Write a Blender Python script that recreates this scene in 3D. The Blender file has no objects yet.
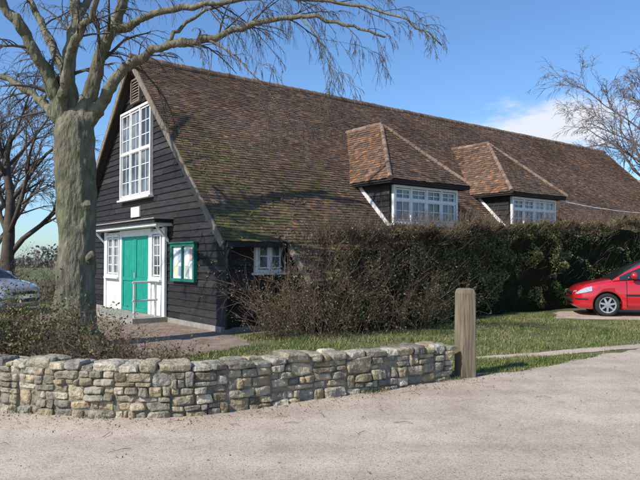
import bpy, math, random, bmesh
import numpy as np
from mathutils import Vector, Matrix, noise

R = random.Random(7)
NR = np.random.default_rng(5)
F_PX, HOR, EYE = 620.0, 258.0, 1.6

def px(x, y, D):
    return Vector(((x-320)*D/F_PX, D, EYE+(HOR-y)*D/F_PX))

# ------------------------------------------------------------ materials
def mat(name, c1, c2, scale=4, detail=6, rough=.85, bump=.25, bscale=40, attr=False,
        c3=None, s3=.6, t3=(.45, .6), spec=.3, metal=0, coat=0, stretch=(1, 1, 1), fine=0.0, fscale=120, bdist=.02, c4=None, s4=2, t4=(.5, .7)):
    m = bpy.data.materials.new(name); m.use_nodes = True
    nt = m.node_tree; N = nt.nodes; Lk = nt.links
    b = N['Principled BSDF']
    tc = N.new('ShaderNodeTexCoord'); mp = N.new('ShaderNodeMapping')
    mp.inputs['Scale'].default_value = stretch
    Lk.new(tc.outputs['Object'], mp.inputs['Vector'])
    n = N.new('ShaderNodeTexNoise'); n.inputs['Scale'].default_value = scale; n.inputs['Detail'].default_value = detail
    n.inputs['Roughness'].default_value = .65
    Lk.new(mp.outputs[0], n.inputs['Vector'])
    r = N.new('ShaderNodeValToRGB'); r.color_ramp.elements[0].position = .3; r.color_ramp.elements[1].position = .7
    r.color_ramp.elements[0].color = (*c1, 1); r.color_ramp.elements[1].color = (*c2, 1)
    Lk.new(n.outputs['Fac'], r.inputs['Fac']); col = r.outputs['Color']
    def mix(kind, fac, a, c):
        x = N.new('ShaderNodeMix'); x.data_type = 'RGBA'; x.blend_type = kind
        if isinstance(fac, float) or isinstance(fac, int): x.inputs['Factor'].default_value = fac
        else: Lk.new(fac, x.inputs['Factor'])
        Lk.new(a, x.inputs['A'])
        if isinstance(c, tuple): x.inputs['B'].default_value = (*c, 1)
        else: Lk.new(c, x.inputs['B'])
        return x.outputs['Result']
    if attr:
        a = N.new('ShaderNodeAttribute'); a.attribute_name = 'Col'
        col = mix('MULTIPLY', 1.0, a.outputs['Color'], col)
    for cc, ss, tt in ((c3, s3, t3), (c4, s4, t4)):
        if not cc: continue
        n3 = N.new('ShaderNodeTexNoise'); n3.inputs['Scale'].default_value = ss; n3.inputs['Detail'].default_value = 8
        n3.inputs['Roughness'].default_value = .7
        Lk.new(tc.outputs['Object'], n3.inputs['Vector'])
        mr = N.new('ShaderNodeMapRange'); mr.inputs['From Min'].default_value = tt[0]; mr.inputs['From Max'].default_value = tt[1]
        Lk.new(n3.outputs['Fac'], mr.inputs['Value'])
        col = mix('MIX', mr.outputs['Result'], col, cc)
    if fine:
        nf = N.new('ShaderNodeTexNoise'); nf.inputs['Scale'].default_value = fscale; nf.inputs['Detail'].default_value = 3
        Lk.new(tc.outputs['Object'], nf.inputs['Vector'])
        rf = N.new('ShaderNodeValToRGB'); rf.color_ramp.elements[0].position = .35; rf.color_ramp.elements[1].position = .65
        rf.color_ramp.elements[0].color = (1-fine, 1-fine, 1-fine, 1); rf.color_ramp.elements[1].color = (1+fine*.6,)*3+(1,)
        Lk.new(nf.outputs['Fac'], rf.inputs['Fac'])
        col = mix('MULTIPLY', 1.0, col, rf.outputs['Color'])
    Lk.new(col, b.inputs['Base Color'])
    b.inputs['Roughness'].default_value = rough
    b.inputs['Specular IOR Level'].default_value = spec
    b.inputs['Metallic'].default_value = metal
    b.inputs['Coat Weight'].default_value = coat
    if bump:
        nb = N.new('ShaderNodeTexNoise'); nb.inputs['Scale'].default_value = bscale; nb.inputs['Detail'].default_value = 5
        Lk.new(mp.outputs[0], nb.inputs['Vector'])
        bp = N.new('ShaderNodeBump'); bp.inputs['Strength'].default_value = bump; bp.inputs['Distance'].default_value = bdist
        Lk.new(nb.outputs['Fac'], bp.inputs['Height']); Lk.new(bp.outputs[0], b.inputs['Normal'])
    return m

M = {}
M['tile'] = mat('clay_tile', (.58, .58, .6), (1.28, 1.22, 1.16), scale=9, rough=.92, bump=.5, bscale=60, attr=True, spec=.12,
                c3=(.1, .084, .062), s3=1.3, t3=(.52, .9), c4=(.2, .165, .13), s4=14, t4=(.62, .9))
M['tileback'] = mat('clay_tile_underlay', (.05, .04, .035), (.08, .062, .05), rough=.95)
M['board'] = mat('black_weatherboard', (.5, .5, .51), (1.6, 1.55, 1.5), scale=3, rough=.75, bump=.5, bscale=30, attr=True, spec=.25, stretch=(1, 1, 9))
M['dark'] = mat('dark_timber', (.012, .011, .011), (.03, .028, .026), rough=.7)
M['barge'] = mat('bargeboard_timber', (.14, .11, .08), (.28, .23, .17), scale=8, rough=.85)
M['white'] = mat('white_paint', (.66, .65, .61), (.86, .85, .82), scale=6, rough=.5, bump=.08)
M['green'] = mat('teal_green_paint', (.008, .235, .165), (.018, .33, .24), scale=4, rough=.5, bump=.06)
M['dkgreen'] = mat('green_board_paint', (.01, .12, .085), (.02, .19, .14), scale=4, rough=.5, bump=.06)
M['paper'] = mat('notice_paper', (.6, .6, .58), (.8, .8, .78), scale=3, rough=.6, attr=True)
M['conc'] = mat('weathered_concrete', (.22, .2, .17), (.38, .35, .3), scale=6, rough=.9)
M['metal'] = mat('painted_rail', (.45, .46, .46), (.62, .62, .6), scale=9, rough=.45)
M['stone'] = mat('rubble_stone', (.46, .45, .42), (1.38, 1.32, 1.22), scale=8, detail=10, rough=.95, bump=1.0, bscale=24, attr=True, spec=.1,
                 c3=(.12, .112, .085), s3=4.2, t3=(.56, .78), bdist=.035, c4=(.5, .46, .38), s4=11, t4=(.62, .75))
M['mortar'] = mat('lime_mortar', (.14, .12, .092), (.32, .285, .225), scale=9, detail=9, rough=1, bump=.9, bscale=30, c3=(.07, .065, .05), s3=5, t3=(.5, .7))
M['bark'] = mat('tree_bark', (.085, .076, .056), (.28, .25, .18), scale=7, detail=10, rough=.95, bump=1.0, bscale=18, spec=.1, stretch=(1, 1, .35),
                c3=(.12, .14, .06), s3=1.3, t3=(.48, .75), bdist=.06, c4=(.33, .32, .25), s4=5, t4=(.6, .75))
M['twig'] = mat('twig_bark', (.06, .047, .037), (.15, .118, .09), scale=3, rough=.9, bump=0, spec=.15)
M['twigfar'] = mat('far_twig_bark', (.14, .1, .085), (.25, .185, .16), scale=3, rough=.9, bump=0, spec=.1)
M['stem'] = mat('shrub_stem', (.07, .047, .033), (.2, .14, .1), scale=6, rough=.9, bump=0, spec=.15)
M['leaf'] = mat('leaf', (.75, .75, .75), (1.25, 1.25, 1.2), scale=3, rough=.6, bump=0, attr=True, spec=.3)
M['core'] = mat('hedge_shade_core', (.012, .014, .007), (.028, .026, .015), rough=1, spec=0)
M['grass'] = mat('grass_ground', (.07, .085, .027), (.13, .14, .048), scale=2.5, rough=.95, bump=.5, bscale=60, c3=(.2, .155, .1), s3=.9, t3=(.46, .6), fine=.35, fscale=60)
M['field'] = mat('far_field', (.1, .125, .05), (.14, .15, .065), scale=.03, rough=.95, bump=0)
M['post'] = mat('weathered_oak', (.12, .09, .056), (.28, .22, .15), scale=14, rough=.9, bump=.9, bscale=30, stretch=(1, 1, .12), c3=(.15, .155, .095), s3=4, t3=(.55, .8))
M['dirt'] = mat('path_dirt', (.19, .135, .1), (.37, .285, .22), scale=3, rough=.95, bump=.5, bscale=50, c3=(.12, .11, .06), s3=1.6, t3=(.56, .7), fine=.35, fscale=70)

def glassmat():
    m = bpy.data.materials.new('window_glass'); m.use_nodes = True
    b = m.node_tree.nodes['Principled BSDF']
    N = m.node_tree.nodes; n = N.new('ShaderNodeTexNoise'); n.inputs['Scale'].default_value = 1.4
    tc = N.new('ShaderNodeTexCoord'); m.node_tree.links.new(tc.outputs['Object'], n.inputs['Vector'])
    r = N.new('ShaderNodeValToRGB'); r.color_ramp.elements[0].color = (.03, .035, .04, 1); r.color_ramp.elements[1].color = (.2, .22, .24, 1)
    r.color_ramp.elements[0].position = .4; r.color_ramp.elements[1].position = .62
    m.node_tree.links.new(n.outputs['Fac'], r.inputs['Fac']); m.node_tree.links.new(r.outputs['Color'], b.inputs['Base Color'])
    b.inputs['Roughness'].default_value = .06; b.inputs['Specular IOR Level'].default_value = .9
    bp = N.new('ShaderNodeBump'); bp.inputs['Strength'].default_value = .06
    m.node_tree.links.new(n.outputs['Fac'], bp.inputs['Height']); m.node_tree.links.new(bp.outputs[0], b.inputs['Normal'])
    return m
M['glass'] = glassmat()

def roadmat(name, base_a, base_b):
    m = bpy.data.materials.new(name); m.use_nodes = True
    nt = m.node_tree; N = nt.nodes; Lk = nt.links; b = N['Principled BSDF']
    tc = N.new('ShaderNodeTexCoord')
    def nz(s, d=6, st=(1, 1, 1), ro=.6):
        mp = N.new('ShaderNodeMapping'); mp.inputs['Scale'].default_value = st; Lk.new(tc.outputs['Object'], mp.inputs[0])
        n = N.new('ShaderNodeTexNoise'); n.inputs['Scale'].default_value = s; n.inputs['Detail'].default_value = d; n.inputs['Roughness'].default_value = ro
        Lk.new(mp.outputs[0], n.inputs['Vector']); return n.outputs['Fac']
    def ramp(f, a, ca, c, cc):
        r = N.new('ShaderNodeValToRGB'); e = r.color_ramp.elements; e[0].position = a; e[1].position = c
        e[0].color = (*ca, 1); e[1].color = (*cc, 1); Lk.new(f, r.inputs['Fac']); return r.outputs['Color']
    def mix(k, f, a, c):
        x = N.new('ShaderNodeMix'); x.data_type = 'RGBA'; x.blend_type = k
        if isinstance(f, float): x.inputs['Factor'].default_value = f
        else: Lk.new(f, x.inputs['Factor'])
        Lk.new(a, x.inputs['A'])
        if isinstance(c, tuple): x.inputs['B'].default_value = (*c, 1)
        else: Lk.new(c, x.inputs['B'])
        return x.outputs['Result']
    col = ramp(nz(.5, 8), .34, base_a, .66, base_b)
    # long faint wheel tracks running along the lane
    mp = N.new('ShaderNodeMapping'); mp.inputs['Rotation'].default_value = (0, 0, math.radians(-28)); mp.inputs['Scale'].default_value = (.12, 1.1, 1); Lk.new(tc.outputs['Object'], mp.inputs[0])
    nt_ = N.new('ShaderNodeTexNoise'); nt_.inputs['Scale'].default_value = 1.3; nt_.inputs['Detail'].default_value = 5; Lk.new(mp.outputs[0], nt_.inputs['Vector'])
    col = mix('MULTIPLY', 1.0, col, ramp(nt_.outputs['Fac'], .36, (.86, .85, .84), .6, (1.05, 1.05, 1.04)))
    col = mix('MULTIPLY', 1.0, col, ramp(nz(2.2, 9, (1, 1, 1), .72), .34, (.84, .82, .8), .54, (1.03, 1.03, 1.03)))
    col = mix('MULTIPLY', 1.0, col, ramp(nz(34, 5, (1, 1, 1), .8), .36, (.84, .83, .82), .6, (1.06, 1.06, 1.06)))
    vo = N.new('ShaderNodeTexVoronoi'); vo.inputs['Scale'].default_value = 85; Lk.new(tc.outputs['Object'], vo.inputs['Vector'])
    col = mix('MULTIPLY', 1.0, col, ramp(vo.outputs['Distance'], .1, (1.08, 1.07, 1.06), .75, (.84, .83, .82)))
    sp = N.new('ShaderNodeSeparateColor'); Lk.new(vo.outputs['Color'], sp.inputs[0])
    col = mix('MULTIPLY', 1.0, col, ramp(sp.outputs[0], .0, (.66, .65, .64), .3, (1.03, 1.03, 1.03)))
    Lk.new(col, b.inputs['Base Color']); b.inputs['Roughness'].default_value = .95; b.inputs['Specular IOR Level'].default_value = .12
    bp = N.new('ShaderNodeBump'); bp.inputs['Strength'].default_value = .28; bp.inputs['Distance'].default_value = .006
    mm = N.new('ShaderNodeMath'); mm.operation = 'SUBTRACT'; Lk.new(nz(3, 10, (1, 1, 1), .75), mm.inputs[0]); Lk.new(vo.outputs['Distance'], mm.inputs[1])
    Lk.new(mm.outputs[0], bp.inputs['Height']); Lk.new(bp.outputs[0], b.inputs['Normal'])
    return m
M['road'] = roadmat('dusty_pale_tarmac', (.47, .385, .305), (.61, .515, .425))

# ------------------------------------------------------------ mesh builder
class MB:
    def __init__(s): s.v = []; s.f = []; s.c = []; s.m = []
    def add(s, vs, fs, col=(1, 1, 1), mi=0):
        o = len(s.v); s.v.extend([tuple(x) for x in vs])
        for f in fs:
            s.f.append(tuple(i+o for i in f)); s.c.append(col); s.m.append(mi)
    def boxF(s, Fn, a0, a1, z0, z1, d0, d1, col=(1, 1, 1), mi=0):
        vs = [Fn(a, z, d) for d in (d0, d1) for z in (z0, z1) for a in (a0, a1)]
        s.add(vs, [(0, 1, 3, 2), (4, 6, 7, 5), (0, 4, 5, 1), (2, 3, 7, 6), (0, 2, 6, 4), (1, 5, 7, 3)], col, mi)
    def beam(s, p0, p1, side, up, w, h, col=(1, 1, 1), mi=0):
        vs = []
        for p in (p0, p1):
            for a, b in ((0, 0), (1, 0), (1, 1), (0, 1)):
                vs.append(p+side*(a*w)+up*(b*h))
        s.add(vs, [(0, 1, 2, 3), (7, 6, 5, 4), (0, 4, 5, 1), (1, 5, 6, 2), (2, 6, 7, 3), (3, 7, 4, 0)], col, mi)
    def tube(s, pts, rad, sides=6, col=(1, 1, 1), mi=0, lump=0):
        n = len(pts); vs = []; fs = []
        prev = None
        for i in range(n):
            t = (pts[min(i+1, n-1)]-pts[max(i-1, 0)])
            if t.length < 1e-9: t = Vector((0, 0, 1))
            t.normalize()
            if prev is None:
                a = t.orthogonal().normalized()
            else:
                a = (prev-t*prev.dot(t))
                a = a.normalized() if a.length > 1e-6 else t.orthogonal().normalized()
            prev = a; b = t.cross(a)
            for k in range(sides):
                an = 2*math.pi*k/sides
                rr = rad[i]
                o = a*math.cos(an)+b*math.sin(an)
                if lump:
                    q = pts[i]+o*rr
                    rr *= 1+lump*noise.noise(Vector((q.x*2.2, q.y*2.2, q.z*.9)))+lump*.4*noise.noise(q*6)
                vs.append(pts[i]+o*rr)
        for i in range(n-1):
            for k in range(sides):
                k2 = (k+1) % sides
                fs.append((i*sides+k, i*sides+k2, (i+1)*sides+k2, (i+1)*sides+k))
        fs.append(tuple(range(sides))[::-1]); fs.append(tuple((n-1)*sides+k for k in range(sides)))
        s.add(vs, fs, col, mi)
    def build(s, name, mats, parent=None, smooth=False):
        me = bpy.data.meshes.new(name); me.from_pydata(s.v, [], s.f)
        for m in mats: me.materials.append(m)
        me.polygons.foreach_set('material_index', s.m)
        if smooth: me.polygons.foreach_set('use_smooth', [True]*len(s.f))
        at = me.color_attributes.new('Col', 'FLOAT_COLOR', 'CORNER')
        ln = np.array([len(f) for f in s.f])
        c = np.ones((len(s.f), 4), dtype=np.float32); c[:, :3] = np.array(s.c, dtype=np.float32).reshape(-1, 3)
        at.data.foreach_set('color', np.repeat(c, ln, axis=0).ravel())
        me.update()
        ob = bpy.data.objects.new(name, me); bpy.context.scene.collection.objects.link(ob)
        if parent is not None:
            ob.parent = parent; ob.matrix_parent_inverse = Matrix.Translation(-parent.location)
        return ob

def empty(name, loc):
    e = bpy.data.objects.new(name, None); e.location = loc; e.empty_display_size = .5
    bpy.context.scene.collection.objects.link(e); return e

def leaves(mb, P, size, cols, aspect=.55):
    n = len(P)
    a = NR.normal(size=(n, 3)); a /= np.linalg.norm(a, axis=1)[:, None]
    q = NR.normal(size=(n, 3)); b = np.cross(a, q); b /= np.linalg.norm(b, axis=1)[:, None]
    sz = size*(.6+.8*NR.random(n))[:, None]
    v = np.stack([P-a*sz, P+b*sz*aspect, P+a*sz, P-b*sz*aspect], axis=1).reshape(-1, 3)
    o = len(mb.v); mb.v.extend(map(tuple, v.tolist()))
    mb.f.extend([(o+4*i, o+4*i+1, o+4*i+2, o+4*i+3) for i in range(n)])
    mb.c.extend([tuple(x) for x in np.asarray(cols).tolist()]); mb.m.extend([0]*n)

# ------------------------------------------------------------ building frame
A = Vector((-5.10, 17.29, 0)); UU = Vector((.793, .609, 0)); VV = Vector((.609, -.793, 0)); ZZ = Vector((0, 0, 1))
HW, RZ, SL, LEN = 5.16, 7.2, .969, 25.2
def B(u, v, z): return A+UU*u+VV*v+ZZ*z
def rz(v): return RZ-SL*abs(v)
hall = empty('timber_village_hall', B(LEN/2, 0, 0))

# --- roof tiles
th = math.atan(SL); Ssl = (ZZ*math.sin(th)-VV*math.cos(th)).normalized(); Nsl = UU.cross(Ssl).normalized()
if Nsl.z < 0: Nsl = -Nsl
def tilecol(u, s, orange=0.0, moss=0.0):
    r = R.random()
    base = [(.155, .1, .074), (.178, .113, .08), (.138, .097, .076), (.2, .13, .09), (.16, .115, .09), (.12, .088, .072)][int(r*6)]
    k = .78+.42*R.random()+.3*noise.noise(Vector((u*.35, s*.5, 3)))
    c = [x*k for x in base]
    og = orange+.4*max(0, noise.noise(Vector((u*.6, s*.6, 9))))
    if R.random() < og*.6: c = [c[0]*1.5, c[1]*1.25, c[2]*1.0]
    ms = moss*(.75+noise.noise(Vector((u*1.1, s*1.1, 20)))*1.1)
    if ms > .12 and R.random() < ms*1.1:
        q = .7+.6*R.random(); w = min(1, .4+R.random()*.6)
        g = (.13*q, .125*q, .048*q); c = [c[i]*(1-w)+g[i]*w for i in range(3)]
    return tuple(c)
def tiles(mb, O, U, S, N, slen, interval, g=.1, tw=.165, cf=None, off=(0, 0)):
    rows = int(slen/g)+1
    for i in range(rows):
        s0 = i*g; s1 = min(s0+g*1.12, slen+.02)
        if s0 >= slen: break
        a0, b0 = interval(s0); a1, b1 = interval(min(s1, slen))
        k0 = int(math.floor(a0/tw))-1; k1 = int(math.ceil(b0/tw))+1
        st = (.5*tw if i % 2 else 0)+R.uniform(-.01, .01)
        for k in range(k0, k1+1):
            l = k*tw+st+.002; r = l+tw-.005
            l0 = max(l, a0); r0 = min(r, b0); l1 = max(l, a1); r1 = min(r, b1)
            if r0-l0 < .02: continue
            if r1 < l1: l1 = r1 = (l1+r1)/2
            j = R.uniform(-.006, .007); js = R.uniform(-.012, .007); tl = R.uniform(-.005, .005)
            if R.random() < .012: js -= .03; j += .008
            wv = .05*noise.noise(Vector(((l+off[0])*.35, (s0+off[1])*.5, 1)))
            lo = .03+j+wv; hi = .012+wv
            p = [O+U*l0+S*(s0+js)+N*(lo+tl), O+U*r0+S*(s0+js)+N*(lo-tl), O+U*r1+S*s1+N*hi, O+U*l1+S*s1+N*hi,
                 O+U*l0+S*(s0+js)+N*(lo+tl-.018), O+U*r0+S*(s0+js)+N*(lo-tl-.018)]
            mb.add(p, [(0, 1, 2, 3), (4, 5, 1, 0)], cf(l0+off[0], s0+off[1]))
tm = MB()
def mosst(u, v):
    return max(0, 1-u/6)*max(0, (v-1.0)/4.4)*.8+max(0, (v-3.8)/3)*.35+.07
VE = 5.42
def cf_main(u, s):
    v = VE-s*math.cos(th)
    return tilecol(u, s, .08+max(0, (u-14)/12)*.9, mosst(u, v))
upl = VE/math.cos(th)
tiles(tm, B(0, VE, rz(VE)), UU, Ssl, Nsl, upl, lambda s: (-.25, LEN+.25), cf=cf_main)
VL = 6.3; lowl = (VL-VE)/math.cos(th)
def cf_low(u, s): return tilecol(u, s, .05, .7)
tiles(tm, B(0, VL, rz(VL)), UU, Ssl, Nsl, lowl, lambda s: (1.4, 4.4), cf=cf_low)
tm.build('roof_tiles', [M['tile']], hall)
ms = MB()
for _ in range(520):
    u = abs(R.gauss(0, 1.6))-.2; v = R.uniform(2.2, 5.4) if R.random() < .7 else R.uniform(4.8, 6.2)
    if u > 5 or (v > 5.35 and not 1.45 < u < 4.3): continue
    if noise.noise(Vector((u*1.2, v*1.2, 8))) < -.12: continue
    p = B(u, v, rz(v))+Nsl*.04; r = R.uniform(.012, .035)
    t = R.uniform(.6, 1.3); c = (.14*t, .135*t, .035*t)
    vs = [p+Nsl*r*.5]; k = 6
    for i in range(k):
        a = i*2*math.pi/k; vs.append(p+UU*math.cos(a)*r*R.uniform(.8, 1.5)+Ssl*math.sin(a)*r*R.uniform(.5, .9)-Nsl*.02)
    ms.add(vs, [(0, 1+i, 1+(i+1) % k) for i in range(k)], c)
ms.build('roof_moss', [M['leaf']], hall, smooth=True)
rb = MB()
def slab(u0, u1, v0, v1, sgn=1):
    q = []
    for dz in (0, -.09):
        for (u, v) in ((u0, v0), (u1, v0), (u1, v1), (u0, v1)):
            q.append(B(u, sgn*v, rz(v)+dz-.02))
    rb.add(q, [(0, 1, 2, 3), (7, 6, 5, 4), (0, 4, 5, 1), (1, 5, 6, 2), (2, 6, 7, 3), (3, 7, 4, 0)])
slab(-.24, LEN+.24, 0, VE-.01); slab(-.24, LEN+.24, 0, VE, -1); slab(1.41, 4.39, VE-.01, VL-.01)
rb.build('roof_deck', [M['tileback']], hall)
rg = MB()
def ridge(mb, p0, p1, r=.11, seg=.3):
    L = (p1-p0).length; n = max(1, int(L/seg)); d = (p1-p0)/n
    for i in range(n):
        j = Vector((0, 0, R.uniform(-.008, .008)))
        a = p0+d*i+j; b = p0+d*(i+1.04)+j; k = .6+.55*R.random()
        mb.tube([a, b], [r*(1+.06*R.random()), r*.88], 10, (k, k, k))
ridge(rg, B(-.27, 0, RZ-.02), B(LEN+.27, 0, RZ-.02), .12)

# --- bargeboards and fascia
bb = MB()
for sg in (1, -1):
    dn = (VV*sg*math.cos(th)-ZZ*math.sin(th)).normalized()
    nn = (VV*sg*math.sin(th)+ZZ*math.cos(th)).normalized()
    for (uu) in (-.285, LEN+.245):
        p0 = B(uu, 0, RZ-.01); p1 = p0+dn*(VE/math.cos(th)+.02)
        bb.beam(p0-nn*.14, p1-nn*.14, UU, nn, .04, .165)
dn = (VV*math.cos(th)-ZZ*math.sin(th)).normalized(); nn = (VV*math.sin(th)+ZZ*math.cos(th)).normalized()
p0 = B(1.36, VE, rz(VE)); bb.beam(p0-nn*.13, p0+dn*(lowl+.02)-nn*.13, UU, nn, .035, .15)
bb.build('bargeboards', [M['barge']], hall)

# --- weatherboards
wb = MB()
def Ffront(a, z, d): return B(-d, a, z)
def Fside(a, z, d): return B(a, HW+d, z)
def bcol():
    k = .65+.8*R.random()
    if R.random() < .07: k *= 1.7
    return (.026*k, .0245*k, .025*k)
def boards(Fn, a_lim, z0, z1, g=.165):
    z = z0; i = 0
    while z < z1-.01:
        zt = min(z+g*1.05, z1)
        l0 = a_lim(z); l1 = a_lim(zt)
        cuts = [l0[0]]
        while cuts[-1] < l0[1]-1.0: cuts.append(cuts[-1]+R.uniform(1.6, 3.8))
        cuts = [c for c in cuts if c < l0[1]-.3]+[l0[1]]
        for k in range(len(cuts)-1):
            a, b = cuts[k], cuts[k+1]-.004
            at = max(a, l1[0]) if k == 0 else a
            bt = min(b, l1[1])
            if bt < at: at = bt = (at+bt)/2
            j = R.uniform(-.006, .006)
            dz = R.uniform(-.005, .005); dz2 = dz+R.uniform(-.008, .008)
            v = [Fn(a, z+dz, .036+j), Fn(b, z+dz2, .036-j), Fn(bt, zt, .008), Fn(at, zt, .008), Fn(a, z+dz, .006), Fn(b, z+dz2, .006)]
            wb.add(v, [(0, 1, 2, 3), (4, 5, 1, 0)], bcol())
        z += g
def gl(z):
    h = min(HW, (RZ-.1-z)/SL); return (-max(h, .02), max(h, .02))
boards(Ffront, gl, .12, RZ-.15)
boards(Fside, lambda z: (0, 1.5), .12, 2.2)
boards(Fside, lambda z: (4.3, LEN), .12, 2.2)
boards(lambda a, z, d: B(1.5-d, a, z), lambda z: (HW, min(6.12, HW+max(.05, (2.1-z)/SL))), .12, 2.05)
boards(lambda a, z, d: B(a, 6.12+d, z), lambda z: (1.5, 4.3), .12, 1.2)
wb.build('weatherboard_cladding', [M['board']], hall)
wl = MB()
def poly_prism(mb, pts, u0, u1):
    n = len(pts); vs = [B(u0, v, z) for v, z in pts]+[B(u1, v, z) for v, z in pts]
    fs = [tuple(range(n)), tuple(range(2*n-1, n-1, -1))]+[(i, i+n, (i+1) % n+n, (i+1) % n) for i in range(n)]
    mb.add(vs, fs)
poly_prism(wl, [(-HW, 0), (HW, 0), (HW, 2.08), (0, RZ-.14), (-HW, 2.08)], 0, LEN)
poly_prism(wl, [(HW-.2, 0), (6.12, 0), (6.12, 1.1), (HW-.2, 2.05)], 1.5, 4.3)
wl.build('wall_core', [M['dark']], hall)
pl = MB(); pl.boxF(Ffront, -HW-.02, HW+.05, 0, .12, -.2, .05); pl.boxF(Fside, -.05, LEN, 0, .118, -.2, .048)
pl.build('plinth', [M['conc']], hall)
cb = MB()
cb.boxF(Ffront, HW-.02, HW+.06, .1, 2.2, -.06, .05); cb.boxF(Ffront, -HW-.04, -HW+.04, .1, 2.2, -.06, .05)
cb.boxF(Fside, .0, LEN, 1.98, 2.08, .04, .09)
cb.boxF(lambda a, z, d: B(a, VE+d, z), -.2, 1.36, rz(VE)-.12, rz(VE)-.02, .0, .09)
cb.tube([B(-.12, 5.5, 1.85), B(-.1, 5.3, 1.6), B(-.1, 5.28, .1)], [.035]*3, 8)
cb.tube([B(1.3, 5.4, 1.85), B(1.32, 5.27, 1.6), B(1.32, 5.26, .1)], [.035]*3, 8)
cb.build('corner_boards_and_gutter', [M['dark']], hall)

# --- windows
def window(name, Fn, a0, a1, z0, z1, ncase, vdiv, cols, rows, base=.03):
    w = MB(); fr = .065
    w.boxF(Fn, a0+.02, a1-.02, z0+.02, z1-.02, base, base+.02, mi=1)
    D0, D1 = base+.001, base+.085
    w.boxF(Fn, a0, a1, z0, z0+fr, D0, D1); w.boxF(Fn, a0, a1, z1-fr, z1, D0, D1)
    w.boxF(Fn, a0, a0+fr, z0+fr, z1-fr, D0, D1); w.boxF(Fn, a1-fr, a1, z0+fr, z1-fr, D0, D1)
    w.boxF(Fn, a0-.05, a1+.05, z0-.05, z0-.002, D0-.01, D1+.06)
    W = (a1-a0-2*fr)/ncase
    zs = [z0+fr]+[z0+(z1-z0)*f for f in vdiv]+[z1-fr]
    for i in range(ncase):
        l = a0+fr+W*i; r = l+W
        if i: w.boxF(Fn, l-.028, l+.028, z0+fr, z1-fr, D0, D1-.006)
        for j in range(len(zs)-1):
            b, t = zs[j], zs[j+1]
            if j and i == 0:
                w.boxF(Fn, a0+fr, a1-fr, b-.035, b+.035, D0, D1-.011)
            s = .035; l2 = l+.028; r2 = r-.028; bb_, tt = b+.02, t-.02
            w.boxF(Fn, l2, l2+s, bb_, tt, D0, D1-.03); w.boxF(Fn, r2-s, r2, bb_, tt, D0, D1-.03)
            w.boxF(Fn, l2+s, r2-s, bb_, bb_+s, D0, D1-.03); w.boxF(Fn, l2+s, r2-s, tt-s, tt, D0, D1-.03)
            for c in range(1, cols):
                x = l2+(r2-l2)*c/cols; w.boxF(Fn, x-.011, x+.011, bb_+s, tt-s, D0, D1-.045)
            for c in range(1, rows):
                y = bb_+(tt-bb_)*c/rows; w.boxF(Fn, l2+s, r2-s, y-.011, y+.011, D0, D1-.049)
    return w.build(name, [M['white'], M['glass']], hall)
window('gable_window', Ffront, -1.12, 1.15, 3.27, 5.8, 3, [.52], 2, 3)
window('side_window', Fside, .62, 1.4, 1.28, 2.0, 2, [], 1, 2)
vt = MB(); vt.boxF(Ffront, -.3, .3, 5.98, 6.6, .03, .05)
for i in range(7):
    z = 6.03+i*.078; vt.add([Ffront(-.26, z, .1), Ffront(.26, z, .1), Ffront(.26, z+.07, .055), Ffront(-.26, z+.07, .055)], [(0, 1, 2, 3)], mi=1)
for a, b in ((-.33, -.27), (.27, .33)): vt.boxF(Ffront, a, b, 5.95, 6.63, .03, .11, mi=1)
vt.boxF(Ffront, -.27, .27, 5.95, 6.0, .03, .11, mi=1); vt.boxF(Ffront, -.27, .27, 6.585, 6.63, .03, .11, mi=1)
vt.build('louvre_vent', [M['dark'], M['barge']], hall)
pq = MB(); pq.boxF(Ffront, -.32, .3, 2.74, 3.02, .03, .07); pq.boxF(Ffront, -.18, .12, 2.82, 2.95, .071, .075, mi=1)
pq.build('name_plaque', [M['white'], M['board']], hall)
# entrance
en = MB(); DB = .14
en.boxF(Ffront, -2.35, 2.1, .1, 2.36, .03, .06)
en.boxF(Ffront, -2.4, -2.22, .1, 2.38, .061, .12); en.boxF(Ffront, 1.98, 2.14, .1, 2.38, .061, .12)
en.boxF(Ffront, -1.02, -.86, .1, 2.38, .061, .13); en.boxF(Ffront, 1.12, 1.28, .1, 2.38, .061, .13)
en.boxF(Ffront, -.86, 1.12, 2.2, 2.38, .061, .12)
for a, b in ((-2.22, -1.02), (1.28, 1.98)):
    en.boxF(Ffront, a, b, .1, .95, .061, .085); en.boxF(Ffront, a, b, .95, 1.02, .061, .14)
en.build('entrance_surround', [M['white']], hall)
window('entrance_sidelight', Ffront, -2.15, -1.08, 1.05, 2.28, 2, [], 2, 4, .055)
window('entrance_sidelight_narrow', Ffront, 1.31, 1.95, 1.05, 2.28, 1, [], 2, 4, .055)
dr = MB()
for a, b in ((-.86, .125), (.135, 1.12)):
    dr.boxF(Ffront, a, b, DB, 2.2, .061, .09)
    for z0, z1 in ((DB+.1, .95), (1.07, 2.1)):
        n = 5
        for k in range(n):
            x0 = a+.12+(b-a-.24)*k/n; dr.boxF(Ffront, x0+.004, x0+(b-a-.24)/n-.004, z0, z1, .0905, .097)
    for (c0, c1, z0, z1) in ((a, a+.1, DB, 2.2), (b-.1, b, DB, 2.2), (a+.1, b-.1, DB, DB+.09), (a+.1, b-.1, .97, 1.06), (a+.1, b-.1, 2.11, 2.2)):
        dr.boxF(Ffront, c0, c1, z0, z1, .0905, .112)
dr.build('double_door', [M['green']], hall)
hd = MB(); hd.tube([Ffront(.2, 1.05, .15), Ffront(.2, 1.2, .15)], [.015]*2, 8); hd.build('door_handle', [M['metal']], hall)
cn = MB(); cn.boxF(Ffront, -2.95, 2.42, 2.47, 2.56, -.02, .5, mi=0); cn.boxF(Ffront, -2.9, 2.38, 2.4, 2.468, 0, .45, mi=1)
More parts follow.
